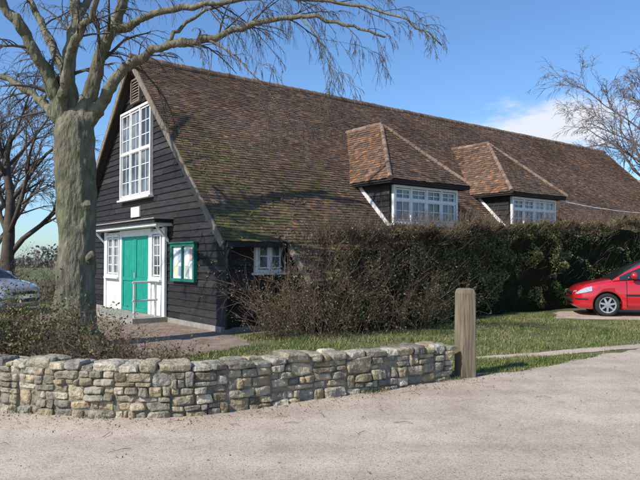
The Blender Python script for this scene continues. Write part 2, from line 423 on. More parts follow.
cn.boxF(Ffront, -2.98, 2.46, 2.561, 2.59, -.02, .54, mi=2)
for a in (-2.5, 2.2):
    cn.beam(Ffront(a, 2.0, .06), Ffront(a, 2.4, .42), VV, ZZ, .06, .07, mi=1)
cn.build('door_canopy', [M['dark'], M['white'], M['conc']], hall)
stp = MB(); stp.boxF(Ffront, -1.2, 2.2, 0, .13, .05, .95)
stp.build('entrance_step', [M['conc']], hall)
hr = MB()
for v in (1.9,):
    for d in (.25, .8): hr.tube([Ffront(v, .1, d), Ffront(v, 1.0, d)], [.03]*2, 8)
    for z in (1.0, .55): hr.tube([Ffront(v, z, .2), Ffront(v, z, .84)], [.027]*2, 8)
hr.build('handrail', [M['metal']], hall)
nb = MB(); nb.boxF(Ffront, 2.55, 3.75, 1.09, 1.9, .035, .08, mi=1)
for (a, b, c, d) in ((2.5, 3.8, 1.88, 1.95), (2.5, 3.8, 1.04, 1.11), (2.5, 2.58, 1.11, 1.88), (3.72, 3.8, 1.11, 1.88), (3.12, 3.18, 1.11, 1.88)):
    nb.boxF(Ffront, a, b, c, d, .034, .13)
nb.boxF(Ffront, 2.46, 3.84, 1.951, 1.98, .03, .17)
for (a, z, w, h, c) in ((2.62, 1.52, .2, .28, (1.1, 1.1, 1.1)), (2.87, 1.5, .19, .3, (.6, .66, .8)), (2.64, 1.16, .2, .26, (1.05, 1, .6)), (2.88, 1.17, .2, .24, (.4, .5, .65)), (3.22, 1.5, .22, .32, (1.15, 1.15, 1.15)), (3.48, 1.54, .2, .28, (.8, .55, .5)), (3.24, 1.16, .2, .26, (.6, .72, .6)), (3.48, 1.17, .2, .28, (1.15, 1.15, 1.1))):
    nb.boxF(Ffront, a, a+w, z, z+h, .081, .084, c, 1)
nb.build('notice_board', [M['dkgreen'], M['paper']], hall)

# --- dormers
def dormer(u0, u1, idx):
    um = (u0+u1)/2; vf = 5.0; ez = 3.66; rzz = 5.6; ov = .28
    vr = (RZ-rzz)/SL; ve = (RZ-ez)/SL; vh = 3.25; vo = vf+.3
    eu0, eu1 = u0-ov, u1+ov
    d = MB()
    d.add([B(u0, vf, 2.2), B(u0, vf, ez), B(u0, ve-.2, ez), B(u1, vf, 2.2), B(u1, vf, ez), B(u1, ve-.2, ez)],
          [(0, 1, 2), (3, 5, 4), (0, 3, 4, 1), (1, 4, 5, 2)])
    d.boxF(lambda a, z, q: B(a, vf+q, z), eu0+.03, eu1-.03, ez-.1, ez-.012, -1.3, .27)
    d.build('dormer_cheeks', [M['dark']], hall)
    cl = MB()
    zz = 2.35
    while zz < ez-.12:
        for uu, sg in ((u0, -1), (u1, 1)):
            vA = (RZ-zz)/SL; vB = (RZ-zz-.16)/SL
            cl.add([B(uu+sg*.03, min(vA, vf), zz), B(uu+sg*.03, vf, zz), B(uu+sg*.008, vf, zz+.16), B(uu+sg*.008, vB, zz+.16)], [(0, 1, 2, 3)], bcol())
        zz += .155
    cl.build('dormer_cladding', [M['board']], hall)
    window('dormer_window', lambda a, z, q: B(a, vf+q, z), u0+.06, u1-.06, 2.52, ez-.12, 4, [.62], 2, 2, .0)
    f = MB()
    for uu in (u0-.075, u1+.035):
        a = B(uu, vf+.02, rz(vf)+.03); b = B(uu, ve+.05, rz(ve+.05)+.03)
        f.beam(a, b, UU, nn, .04, .1)
    f.build('dormer_flashing', [M['white']], hall)
    t = MB(); fl = MB()
    a0, b0 = B(eu0, ve, ez), B(eu0, vo, ez); c0 = B(eu1, vo, ez); d0 = B(eu1, ve, ez); r0, r1 = B(um, vr, rzz), B(um, vh, rzz)
    dz = ZZ*(-.045)
    fl.add([a0+dz, b0+dz, c0+dz, d0+dz, r0+dz, r1+dz], [(0, 1, 5, 4), (1, 2, 5), (2, 3, 4, 5)])
    fl.build('dormer_roof_deck', [M['tileback']], hall)
    cfd = lambda u, s: tilecol(u*1.7+idx*13, s, .65, 0.12)
    cff = lambda u, s: tilecol(u*1.7+idx*7, s, .15, 0.12)
    hu = um-eu0
    S1 = (UU*hu+ZZ*(rzz-ez)); l1 = S1.length; S1.normalize(); N1 = (ZZ*hu-UU*(rzz-ez)).normalized()
    tiles(t, b0, -VV, S1, N1, l1, lambda s: ((vo-vh)*s/l1, (vo-ve)+(ve-vr)*s/l1), cf=cfd)
    S2 = (-UU*hu+ZZ*(rzz-ez)).normalized(); N2 = (ZZ*hu+UU*(rzz-ez)).normalized()
    tiles(t, c0, -VV, S2, N2, l1, lambda s: ((vo-vh)*s/l1, (vo-ve)+(ve-vr)*s/l1), cf=cff)
    S3 = (-VV*(vo-vh)+ZZ*(rzz-ez)); l3 = S3.length; S3.normalize(); N3 = (ZZ*(vo-vh)+VV*(rzz-ez)).normalized()
    W = eu1-eu0
    tiles(t, b0, UU, S3, N3, l3, lambda s: (W/2*s/l3, W-W/2*s/l3), cf=cff)
    t.build('dormer_roof_tiles', [M['tile']], hall)
    ridge(rg, r0, r1+VV*.05, .09); ridge(rg, b0+ZZ*.02, r1, .07, .2); ridge(rg, c0+ZZ*.02, r1, .07, .2)
dormer(4.92, 7.6, 0); dormer(10.1, 12.65, 1)
rg.build('ridge_and_hip_tiles', [mat('clay_ridge', (.17, .112, .082), (.33, .22, .155), scale=5, rough=.9, attr=True)], hall)

cbm = MB(); p0 = B(12.7, 4.95, 3.6); p1 = B(24, 6.2, 3.75)
pts = [p0.lerp(p1, i/10)-ZZ*.35*(1-(2*i/10-1)**2) for i in range(11)]
cbm.tube(pts, [.014]*11, 5); cbm.build('service_cable', [M['white']], hall)

# ------------------------------------------------------------ ground
def sheet(name, pts, z, m, holes=None):
    mb = MB(); mb.add([(x, y, z) for x, y in pts], [tuple(range(len(pts)))]); return mb.build(name, [m])
S_ = 900
sheet('ground', [(-S_, -S_), (S_, -S_), (S_, S_), (-S_, S_)], -.02, M['field'])
sheet('grass_lawn', [(-30, 3), (30, 3), (40, 45), (-40, 45)], 0.0, M['grass'])

def cr(pts, n=8):
    P = [Vector(p) for p in pts]; P = [P[0]*2-P[1]]+P+[P[-1]*2-P[-2]]; out = []
    for i in range(1, len(P)-2):
        for k in range(n):
            t = k/n; a, b, c, d = P[i-1], P[i], P[i+1], P[i+2]
            out.append(.5*((2*b)+(-a+c)*t+(2*a-5*b+4*c-d)*t*t+(-a+3*b-3*c+d)*t**3))
    out.append(P[-2]); return out
wallpath = cr([(-7.5, 8.3, 0), (-5.3, 7.25, 0), (-3.41, 6.6, 0), (-2.5, 6.3, 0), (-1.6, 6.24, 0), (-.9, 6.5, 0), (-.2, 6.95, 0), (.8, 7.55, 0), (1.74, 8.2, 0)], 10)
edge = [(-30, 18)]+[(p.x, p.y+.12) for p in wallpath]+[(2.15, 8.65), (2.7, 8.75)]
ed2 = cr([(2.7, 8.75, 0), (3.4, 9.25, 0), (4.3, 10.0, 0), (5.0, 10.5, 0), (6.2, 11.4, 0), (8.5, 12.6, 0), (13, 14.6, 0), (30, 22, 0)], 12)
rough = [(p.x, p.y+.14*noise.noise(Vector((p.x*3, p.y*2, 0)))+.05*noise.noise(Vector((p.x*11, p.y*2, 0)))) for p in ed2[1:]]
edge += rough
ROAD = edge+[(40, -12), (-40, -12)]
sheet('road', ROAD, .004, M['road'])
def ragged(pts, amp=.07, step=.15):
    out = []
    for i in range(len(pts)):
        a = Vector((*pts[i], 0)); b = Vector((*pts[(i+1) % len(pts)], 0)); n = max(1, int((b-a).length/step))
        for k in range(n):
            p = a.lerp(b, k/n); q = noise.noise_vector(Vector((p.x*3, p.y*3, 4)))*amp; out.append((p.x+q.x, p.y+q.y))
    return out
sheet('gravel_path', ragged([(2.4, 9.7), (3.6, 10.1), (5.0, 10.75), (6.3, 11.3), (6.6, 11.85), (5.1, 11.2), (3.6, 10.5), (2.4, 10.05)], .06), .008, M['road'])
sheet('driveway', ragged([(6.2, 16.4), (9, 15.8), (14, 14.8), (24, 14.5), (24, 18), (14, 18.8), (9.5, 19.4), (7.0, 18.4)], .2), .006, M['road'])
bq = [B(-.06, -3.5, 0), B(-.06, 5.2, 0), B(-.2, 6.2, 0)]
PATH = [(p.x, p.y) for p in bq]+[(-1.3, 11.5), (-1.75, 10.6), (-2.4, 9.9), (-3.5, 9.8), (-4.9, 11.8), (-7.6, 14.5), (-9.5, 17.5)]
sheet('entrance_path', ragged(PATH, .1, .25), .007, M['dirt'])

def inpoly(x, y, P):
    c = False; j = len(P)-1
    for i in range(len(P)):
        if (P[i][1] > y) != (P[j][1] > y) and x < (P[j][0]-P[i][0])*(y-P[i][1])/(P[j][1]-P[i][1])+P[i][0]: c = not c
        j = i
    return c
gb = MB()
regions = [([(2.2, 8.7), (2.7, 8.7), (3.4, 9.2), (4.3, 9.95), (5.0, 10.5), (5.1, 10.85), (3.6, 10.15), (2.4, 9.8), (2.1, 9.2)], 5000, .05),
           ([(1.9, 8.9), (2.4, 10.0), (3.6, 10.45), (5.1, 11.15), (6.6, 11.7), (9, 12.8), (13, 14.5), (9, 15.6), (6.2, 16.3), (6.6, 18.2), (4.8, 17.6), (0, 12.9), (-2.2, 12.8), (-3, 11), (-2.4, 9.6), (-.2, 7.6), (1.7, 8.6)], 58000, .05),
           ([(-6.5, 8.6), (-3.4, 7.1), (-1.7, 6.7), (-.2, 7.5), (-2.4, 10.3), (-4, 12.6), (-7, 13)], 12000, .07)]
for P, n, h in regions:
    xs = [p[0] for p in P]; ys = [p[1] for p in P]; k = 0
    for _ in range(n*4):
        if k >= n: break
        x = R.uniform(min(xs), max(xs)); y = R.uniform(min(ys), max(ys))
        if not inpoly(x, y, P): continue
        nzv = noise.noise(Vector((x*.9, y*.9, 0)))+.6*noise.noise(Vector((x*3, y*3, 0)))
        if R.random() < -nzv*2.2: continue
        if inpoly(x, y, PATH) and (R.random() < .9 or nzv < .25): continue
        k += 1
        hh = h*(.4+1.0*R.random())*(1+.9*noise.noise(Vector((x*1.7, y*1.7, 5)))); a = R.uniform(0, 6.28); w = .005+.004*R.random()
        lx, ly = R.uniform(-.7, .7)*hh, R.uniform(-.7, .7)*hh
        dry = .34+.5*noise.noise(Vector((x*.6, y*.6, 15)))
        g = R.random(); t = .75+.6*R.random()
        c = (.24*t, .215*t, .1*t) if g < dry else ((.125*t, .155*t, .04*t) if g < .85 else (.075*t, .115*t, .028*t))
        gb.add([(x-math.cos(a)*w, y-math.sin(a)*w, 0), (x+math.cos(a)*w, y+math.sin(a)*w, 0), (x+lx, y+ly, hh)], [(0, 1, 2)], c)
gb.build('grass', [M['leaf']])

# ------------------------------------------------------------ stone wall
sw = empty('dry_stone_wall', (-1, 7, 0))
cum = [0]
for i in range(1, len(wallpath)): cum.append(cum[-1]+(wallpath[i]-wallpath[i-1]).length)
TOT = cum[-1]
def wp(s):
    s = min(max(s, 0), TOT-1e-4)
    i = max(j for j in range(len(cum)) if cum[j] <= s); i = min(i, len(cum)-2)
    t = (s-cum[i])/(cum[i+1]-cum[i]); p = wallpath[i].lerp(wallpath[i+1], t)
    d = (wallpath[min(i+2, len(cum)-1)]-wallpath[max(i-1, 0)]).normalized()
    return p, d, Vector((-d.y, d.x, 0))
WT = .36
def wh(s): return .53-.08*max(0, (s/TOT-.55))/.45+.03*noise.noise(Vector((s*1.1, 0, 0)))+.012*noise.noise(Vector((s*5, 0, 0)))
st = MB()
scol = [(.38, .33, .245), (.42, .38, .295), (.31, .28, .22), (.37, .31, .215), (.44, .405, .335), (.25, .23, .19), (.41, .345, .235), (.29, .275, .245), (.34, .315, .265)]
def stone(s0, s1, z0, z1, d0, d1, seed, top=False):
    n = 6; vs = []; idx = {}
    cs, cz, cd = (s0+s1)/2, (z0+z1)/2, (d0+d1)/2; hs, hz, hd = (s1-s0)/2, (z1-z0)/2, (d1-d0)/2
    fs = []
    tilt = R.uniform(-.14, .14); ftl = R.uniform(-.12, .12); ftz = R.uniform(-.12, .12)
    skew = R.uniform(-.3, .3); sk2 = R.uniform(-.25, .25)
    ex = R.choice([5.0, 7.0, 9.0])
    def vert(i, j, k):
        key = (i, j, k)
        if key in idx: return idx[key]
        a, b, c = [2*x/(n-1)-1 for x in key]
        ln = (abs(a)**ex+abs(b)**ex+abs(c)**ex)**(1/ex); mx = max(abs(a), abs(b), abs(c))
        f = mx/ln
        a2, b2, c2 = a*f, b*f, c*f
        q = Vector((a2*hs*9+seed*7.3, b2*hz*9+seed, c2*hd*9))
        ns = noise.noise_vector(q)*.2+noise.noise_vector(q*2.7)*.11
        S = cs+hs*(a2*(1+sk2*b2*.5)+skew*b2*.25+ns.x*.8); Z = cz+hz*(b2*(1+skew*a2*.5)+ns.y*.8)+tilt*a2*hs*.4
        Dp = cd+hd*c2+ns.z*.11+(ftl*a2*hs*.5+ftz*b2*hz)*(1 if c2 < 0 else 0)
        p, dd, nn_ = wp(S)
        v = p+nn_*Dp+ZZ*Z
        if S > TOT: v += dd*(S-TOT)
        idx[key] = len(vs); vs.append(v); return idx[key]
    for ax in range(3):
        for side in (0, n-1):
            for i in range(n-1):
                for j in range(n-1):
                    def kk(a, b):
                        l = [a, b]; l.insert(ax, side); return tuple(l)
                    f = [vert(*kk(i, j)), vert(*kk(i+1, j)), vert(*kk(i+1, j+1)), vert(*kk(i, j+1))]
                    if side == 0: f = f[::-1]
                    if ax == 1: f = f[::-1]
                    fs.append(tuple(f))
    c = scol[int(R.random()*len(scol))]; k = .66+.58*R.random()
    st.add(vs, fs, tuple(x*k for x in c))
def split(s0, s1, z0, z1, out, dep=0):
    w, h = s1-s0, z1-z0
    mw = R.uniform(.12, .36)
    if h > .2 or (h > .13 and R.random() < .5):
        f = R.uniform(.32, .68); split(s0, s1, z0, z0+h*f, out, dep+1); split(s0, s1, z0+h*f, z1, out, dep+1)
    elif w > mw and w > h*1.05:
        f = R.uniform(.3, .7); split(s0, s0+w*f, z0, z1, out, dep+1); split(s0+w*f, s1, z0, z1, out, dep+1)
    else: out.append((s0, s1, z0, z1))
seed = 0
for side in (0, 1):
    s = 0
    while s < TOT-.05:
        e = min(s+R.uniform(.3, .8), TOT)
        if TOT-e < .2: e = TOT
        out = []; hcap = wh((s+e)/2)-.06
        split(s, e, -.03, hcap, out)
        for (a, b, c, d) in out:
            seed += 1; pr = R.uniform(-.035, .02); g = .004
            if side == 0: stone(a+g, b-g, c+g, d-g, pr, pr+.17, seed)
            else: stone(a+g, b-g, c+g, d-g, WT-.16-pr, WT-pr, seed)
        s = e
s = 0
while s < TOT:
    e = s+R.uniform(.1, .36); h = wh(s); seed += 1
    t = R.uniform(.05, .11)
    m_ = R.uniform(.35, .65)*WT
    if R.random() < .3: stone(s+.004, e-.004, h-.07, h-.07+t, -.015, WT+.02, seed)
    else:
        stone(s+.004, e-.004, h-.07, h-.07+t, -.015+R.uniform(-.015, .03), m_, seed); stone(s+.004, e-.004, h-.07, h-.07+R.uniform(.05, .1), m_+.01, WT+.02, seed+99)
    s = e
so_ = st.build('stones', [M['stone']], sw, smooth=False)
mo = MB(); n = 360; vs = []; fs = []
for i in range(n+1):
    s = TOT*i/n; p, d, nn_ = wp(s); h = wh(s)-.02
    if i == n: p = p-d*.04
    prof = [(.025, -.05), (.025, h*.2), (.025, h*.4), (.025, h*.6), (.025, h*.8), (.035, h-.03), (.12, h), (WT-.12, h), (WT-.03, h-.03), (WT-.02, -.05)]
    for (dd_, z) in prof:
        w_ = .014*noise.noise(Vector((s*9, z*9, dd_*9)))+.008*noise.noise(Vector((s*25, z*25, dd_*9)))
        vs.append(p+nn_*(dd_+w_)+ZZ*(z+w_*.8))
K = 10
for i in range(n):
    for k in range(K):
        k2 = (k+1) % K; fs.append((i*K+k, i*K+k2, i*K+K+k2, i*K+K+k))
fs += [tuple(range(K)), tuple(n*K+k for k in range(K))[::-1]]
mo.add(vs, fs); mo.build('mortar_core', [M['mortar']], sw)

# ------------------------------------------------------------ post
pc = Vector((1.96, 8.42, 0)); po = MB(); w = .11; H = 1.19
rot = math.radians(14)
def pp(x, y, z): return (pc.x+x*math.cos(rot)-y*math.sin(rot)+z*.008, pc.y+x*math.sin(rot)+y*math.cos(rot), z)
lev = [(-.1, 1.03), (.1, 1.02), (.25, 1.0), (.4, 1), (.6, .99), (.8, .99), (.95, .98), (H-.06, .97), (H-.015, .86), (H, .66)]
vs = []; fs = []
for z, k in lev:
    ww = w*k; ch = ww*.86
    for (x, y) in ((-ch, -ww), (0, -ww), (ch, -ww), (ww, -ch), (ww, 0), (ww, ch), (ch, ww), (0, ww), (-ch, ww), (-ww, ch), (-ww, 0), (-ww, -ch)):
        j = .007*noise.noise(Vector((x*30, y*30, z*4))); vs.append(pp(x+j, y+j, z))
for i in range(len(lev)-1):
    for k in range(12): fs.append((i*12+k, i*12+(k+1) % 12, i*12+12+(k+1) % 12, i*12+12+k))
fs.append(tuple((len(lev)-1)*12+k for k in range(12)))
po.add(vs, fs); po.build('wooden_gate_post', [M['post']])

# ------------------------------------------------------------ trees
def rdir(d, ang):
    o = Vector((R.gauss(0, 1), R.gauss(0, 1), R.gauss(0, 1))); o = (o-d*o.dot(d))
    if o.length < 1e-4: o = d.orthogonal()
    o.normalize(); return (d*math.cos(ang)+o*math.sin(ang)).normalized()
def spawn(mb, pts, rad, lvl, maxl, nch, L, droop, t0=.25, ang=(.5, 1.0), thin=1.0, rmin=.004):
    n = len(pts)
    for _ in range(nch):
        t = t0+(1-t0)*R.random(); x = t*(n-1); i = min(int(x), n-2); f = x-i
        p = pts[i].lerp(pts[i+1], f); r = rad[i]*(1-f)+rad[i+1]*f
        d = (pts[i+1]-pts[i]).normalized()
        dd = rdir(d, R.uniform(*ang)); dd.z += .12; dd.normalize()
        grow(mb, p, dd, L*R.uniform(.6, 1.25)*(1.1-.45*t), max(rmin, min(r*.62, .5*r+.004))*thin, lvl, maxl, droop, rmin)
def grow(mb, p, d, L, r, lvl, maxl, droop, rmin=.004):
    n = max(3, int(6-lvl*.5)); pts = [p]; q = p.copy()
    for i in range(n):
        d = (d+Vector((R.gauss(0, .13), R.gauss(0, .13), R.gauss(0, .11)-droop*.12*(lvl-1)+.03))).normalized()
        q = q+d*(L/n); pts.append(q.copy())
    rad = [max(rmin*.6, r*(1-.72*i/n)) for i in range(n+1)]
    mb.tube(pts, rad, 8 if r > .06 else (5 if r > .018 else 3))
    if lvl < maxl:
        nch = [0, 9, 7, 5, 4][min(lvl, 4)]
        spawn(mb, pts, rad, lvl+1, maxl, nch, L*.55, droop, rmin=rmin, ang=(.4, .9))

tree = empty('bare_roadside_tree', (-4.4, 11.2, 0))
tk = MB(); tl_ = MB()
D0 = 11.2
tp = cr([px(77, 352, D0), px(76.5, 335, D0), px(76, 290, D0), px(76.5, 240, D0), px(75.5, 190, D0), px(74, 150, D0), px(74, 128, D0), px(75, 108, D0)], 5)
tr_ = np.interp(np.linspace(0, 1, len(tp)), [0, .12, .3, .5, .65, .8, .9, 1], [.47, .375, .335, .325, .335, .35, .3, .12]).tolist()
tk.tube(tp, tr_, 24, lump=.2)
for k in range(7):
    a = k*.9+.3; b = px(77, 345, D0); b.z = .4
    e = Vector((b.x+math.cos(a)*.7, b.y+math.sin(a)*.7, -.1))
    tk.tube([b, b.lerp(e, .5)+ZZ*-.02, e], [.2, .14, .07], 8, lump=.3)
for (x, y) in ((64, 215), (90, 258), (68, 170), (86, 205), (66, 285)):
    p = px(x, y, D0-.26); tk.tube([p+Vector((0, .12, -.1)), p+Vector((0, .03, 0)), p+Vector((0, .12, .1))], [.05, .085, .05], 8, lump=.4)
limbs = [
    ([(70, 165, 0), (62, 122, 0), (51, 86, -.1), (34, 53, -.3), (12, 18, -.5), (-15, -25, -.7), (-30, -80, -.8)], .2, .05),
    ([(74, 160, .1), (71, 118, .1), (67, 70, .2), (72, 20, .4), (70, -40, .6), (78, -110, .8)], .2, .06),
    ([(78, 160, 0), (84, 118, 0), (93, 70, -.1), (112, 22, -.3), (128, -30, -.5), (150, -100, -.7)], .2, .05),
    ([(80, 150, 0), (90, 118, 0), (104, 96, -.2), (122, 68, -.3), (158, 47, -.5), (205, 38, -.7), (250, 22, -.9), (300, 14, -1.1), (345, 22, -1.2), (385, 36, -1.3)], .15, .016),
    ([(68, 150, 0), (58, 124, 0), (44, 104, .3), (22, 88, .6), (-8, 72, .9), (-50, 62, 1.2)], .13, .03),
    ([(66, 74, .2), (40, 28, .9), (22, -20, 1.5), (10, -80, 2.0)], .11, .03),
    ([(108, 32, -.3), (150, 12, -.4), (205, 2, -.6), (270, -6, -.9), (340, 0, -1.1), (400, 14, -1.4), (445, 42, -1.5)], .085, .01),
    ([(72, 20, .4), (100, -20, 1.0), (160, -50, 1.6), (230, -60, 2.0), (300, -55, 2.4)], .09, .02),
    ([(60, 110, 0), (68, 50, -.8), (92, 5, -1.3), (100, -60, -1.8)], .1, .03),
    ([(158, 47, -.5), (185, 20, -.2), (240, -8, 0), (300, -20, .2), (360, -8, .4)], .045, .01),
    ([(205, 38, -.7), (235, 55, -.9), (262, 82, -1.0), (280, 110, -1.0)], .022, .006),
    ([(300, 14, -1.1), (322, 45, -1.2), (335, 78, -1.3)], .016, .005),
]
br = MB()
for path, r0, r1 in limbs:
    pts = cr([px(x, y, D0+dd) for x, y, dd in path], 5)
    m_ = len(pts)
    pts = [p+Vector((R.gauss(0, .018), R.gauss(0, .025), R.gauss(0, .018)))*(1 if i else 0) for i, p in enumerate(pts)]
    rad = [r0+(r1-r0)*(i/(m_-1))**.75 for i in range(m_)]
    cut = [i for i in range(m_) if rad[i] > .06]
    if len(cut) > 3: tk.tube(pts[:len(cut)], rad[:len(cut)], 12, lump=.15)
    k0 = max(0, len(cut)-2)
    tl_.tube(pts[k0:], rad[k0:], 8, lump=.15)
    Ln = sum((pts[i+1]-pts[i]).length for i in range(m_-1))
    spawn(br, pts, rad, 2, 4, int(4+Ln*2.0), 1.3, 1.4, t0=.28, thin=.55, ang=(.4, .95))
to = tk.build('trunk_and_main_limbs', [M['bark']], tree, smooth=True)
md = to.modifiers.new('r', 'REMESH'); md.mode = 'VOXEL'; md.voxel_size = .022
bpy.context.view_layer.update()
dg = bpy.context.evaluated_depsgraph_get(); me = bpy.data.meshes.new_from_object(to.evaluated_get(dg)); to.modifiers.clear(); to.data = me
b_ = bmesh.new(); b_.from_mesh(me)
for _ in range(3): bmesh.ops.smooth_vert(b_, verts=b_.verts[:], factor=.5, use_axis_x=True, use_axis_y=True, use_axis_z=True)
b_.normal_update()
for v in b_.verts:
    c = v.co; nrm = v.normal
    h = .018*noise.noise(Vector((c.x*9, c.y*9, c.z*1.6)))+.014*noise.noise(Vector((c.x*22, c.y*22, c.z*5)))+.018*noise.noise(Vector((c.x*4, c.y*4, c.z*3)))
    v.co = c+nrm*h
b_.to_mesh(me); b_.free()
me.materials.clear(); me.materials.append(M['bark']); me.polygons.foreach_set('use_smooth', [True]*len(me.polygons)); me.update()
tl_.build('outer_limbs', [M['bark']], tree, smooth=True)
br.build('branches_and_twigs', [M['twig']], tree, smooth=True)

def fartree(name, base, H, r, mt, seedn, rmin, nl=9, tall=.35, spread=.45, maxl=4):
    global R
    keep = R; R = random.Random(seedn)
    mb = MB(); d = Vector((R.uniform(-.1, .1), R.uniform(-.1, .1), 1)); n = 8; pts = []
    for i in range(n+1):
        pts.append(Vector((base[0]+.02*H*R.gauss(0, .5)*i/n+d.x*i*H/n*.4, base[1]+d.y*i*H/n*.3, base[2]+H*.62*i/n)))
    rad = [r*(1-.7*i/n) for i in range(n+1)]; rad[0] *= 1.25
    mb.tube(pts, rad, 10, lump=.15)
    for k in range(nl):
        t = tall+(1-tall)*k/nl; x = t*n; i = min(int(x), n-1); p = pts[i].lerp(pts[i+1], x-i)
        a = k*2.4+R.random(); dd = Vector((math.cos(a)*spread*1.6, math.sin(a)*spread*1.6, 1)).normalized()
        grow(mb, p, dd, H*R.uniform(.32, .48), rad[i]*.5, 1, maxl, .5, rmin)
    mb.build(name, [mt], None, smooth=True); R = keep
fartree('bare_background_tree', (-12.3, 24.5, 0), 10.5, .3, M['twig'], 11, .008, 11, .25)
fartree('bare_background_tree', (-17.5, 33, 0), 12, .35, M['twigfar'], 12, .012, 10, .25)
fartree('bare_background_tree', (27.0, 48, 0), 18.0, .4, M['twigfar'], 14, .017, 15, .3, .6)
fartree('bare_background_tree', (34, 53, 0), 18, .4, M['twigfar'], 15, .017, 14, .3, .6)

dt = MB(); n = 16000
x = NR.uniform(-130, 10, n); hgt = 2.4+1.0*np.sin(x*.13)+.8*np.sin(x*.41+1)+.5*np.sin(x*1.3)
P = np.stack([x, 105+NR.normal(0, 3, n), NR.random(n)**1.3*hgt], axis=1)
g = .75+.5*NR.random((n, 1)); leaves(dt, P, .3, np.array([[.17, .16, .14]])*g)  # distance haze painted in as a greyed leaf colour
dt.build('distant_treeline', [M['leaf']])

# ------------------------------------------------------------ hedge
def hf(u): return 7.3-1.15*min(1, max(0, (u-1)/8))
def ht(u): return 2.2+.06*max(0, u-3)+.26*noise.noise(Vector((u*.8, 0, 3)))+.14*noise.noise(Vector((u*2.5, 0, 3)))
hedge = empty('overgrown_hedge', B(10, 6.4, 0))
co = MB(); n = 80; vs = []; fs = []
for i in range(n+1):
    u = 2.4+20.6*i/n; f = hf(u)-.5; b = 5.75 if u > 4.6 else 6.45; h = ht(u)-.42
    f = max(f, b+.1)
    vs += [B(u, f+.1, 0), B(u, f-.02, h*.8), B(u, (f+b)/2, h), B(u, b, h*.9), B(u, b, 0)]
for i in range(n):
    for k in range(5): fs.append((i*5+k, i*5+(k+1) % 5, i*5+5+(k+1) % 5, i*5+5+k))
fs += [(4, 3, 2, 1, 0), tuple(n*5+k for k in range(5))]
co.add(vs, fs); co.build('inner_shade', [M['core']], hedge)  # near-black mesh added inside the foliage to block light through the gaps
hl = MB(); ht_ = MB()
P = []; C = []
for _ in range(130000):
    u = R.uniform(1.6, 23) if R.random() < .62 else R.uniform(1.6, 12); H = ht(u); f = hf(u)
    if R.random() < .77:
        z = H*R.random()**.9; v = f-.26+.38*noise.noise(Vector((u*1.1, z*1.5, 0)))+.22*noise.noise(Vector((u*3.2, z*3.4, 2)))-abs(R.gauss(0, .12))-.14*(z/H)**3
        if z < .35: v -= .15*(1-z/.35)
    else:
        v = R.uniform(5.85, f-.2); z = H-abs(R.gauss(0, .1))+.14*noise.noise(Vector((u*3, v*3, 7)))
    if noise.noise(Vector((u*1.9, z*2.3, 11)))+.5*noise.noise(Vector((u*6, z*6, 12))) < R.uniform(-.5, .15)-.22: continue
    if u < 4.5 and R.random() < (4.5-u)/2.9*.8: continue
    brn = .2+.5*noise.noise(Vector((u*.7, z*.9, 31)))+.22*(z/H > .8)+(.3 if u < 5 else 0)
    t = (.65+.85*R.random())*(1+.25*min(1, max(0, (u-6)/6)))  # leaf colour raised along u, standing in for sunlight on the grazed far end
    c = (.18*t, .125*t, .07*t) if R.random() < brn else ((.065*t, .092*t, .026*t) if R.random() < .6 else (.125*t, .15*t, .045*t))
    p = B(u, v, max(.02, z)); P.append(tuple(p)); C.append(c)
leaves(hl, np.array(P), .034, C); hl.build('foliage', [M['leaf']], hedge)
for _ in range(3600):
    u = R.uniform(1.3, 22) if R.random() < .6 else R.uniform(1.3, 8); f = hf(u); H = ht(u)
    z = H*R.uniform(.2, 1); v = f-.4
    if R.random() < .55: v = R.uniform(5.9, f-.25); z = H-.25
    d = (VV*R.uniform(-.1, .7)+ZZ*R.uniform(.3, 1.2)+UU*R.gauss(0, .45)).normalized()
    p = B(u, v, z); L = R.uniform(.3, .85); pts = [p]
    for i in range(3):
        d = (d+Vector((R.gauss(0, .2), R.gauss(0, .2), R.gauss(0, .12)))).normalized(); pts.append(pts[-1]+d*L/3)
    ht_.tube(pts, [.006, .005, .004, .0025], 3)
ht_.build('twigs', [M['stem']], hedge)

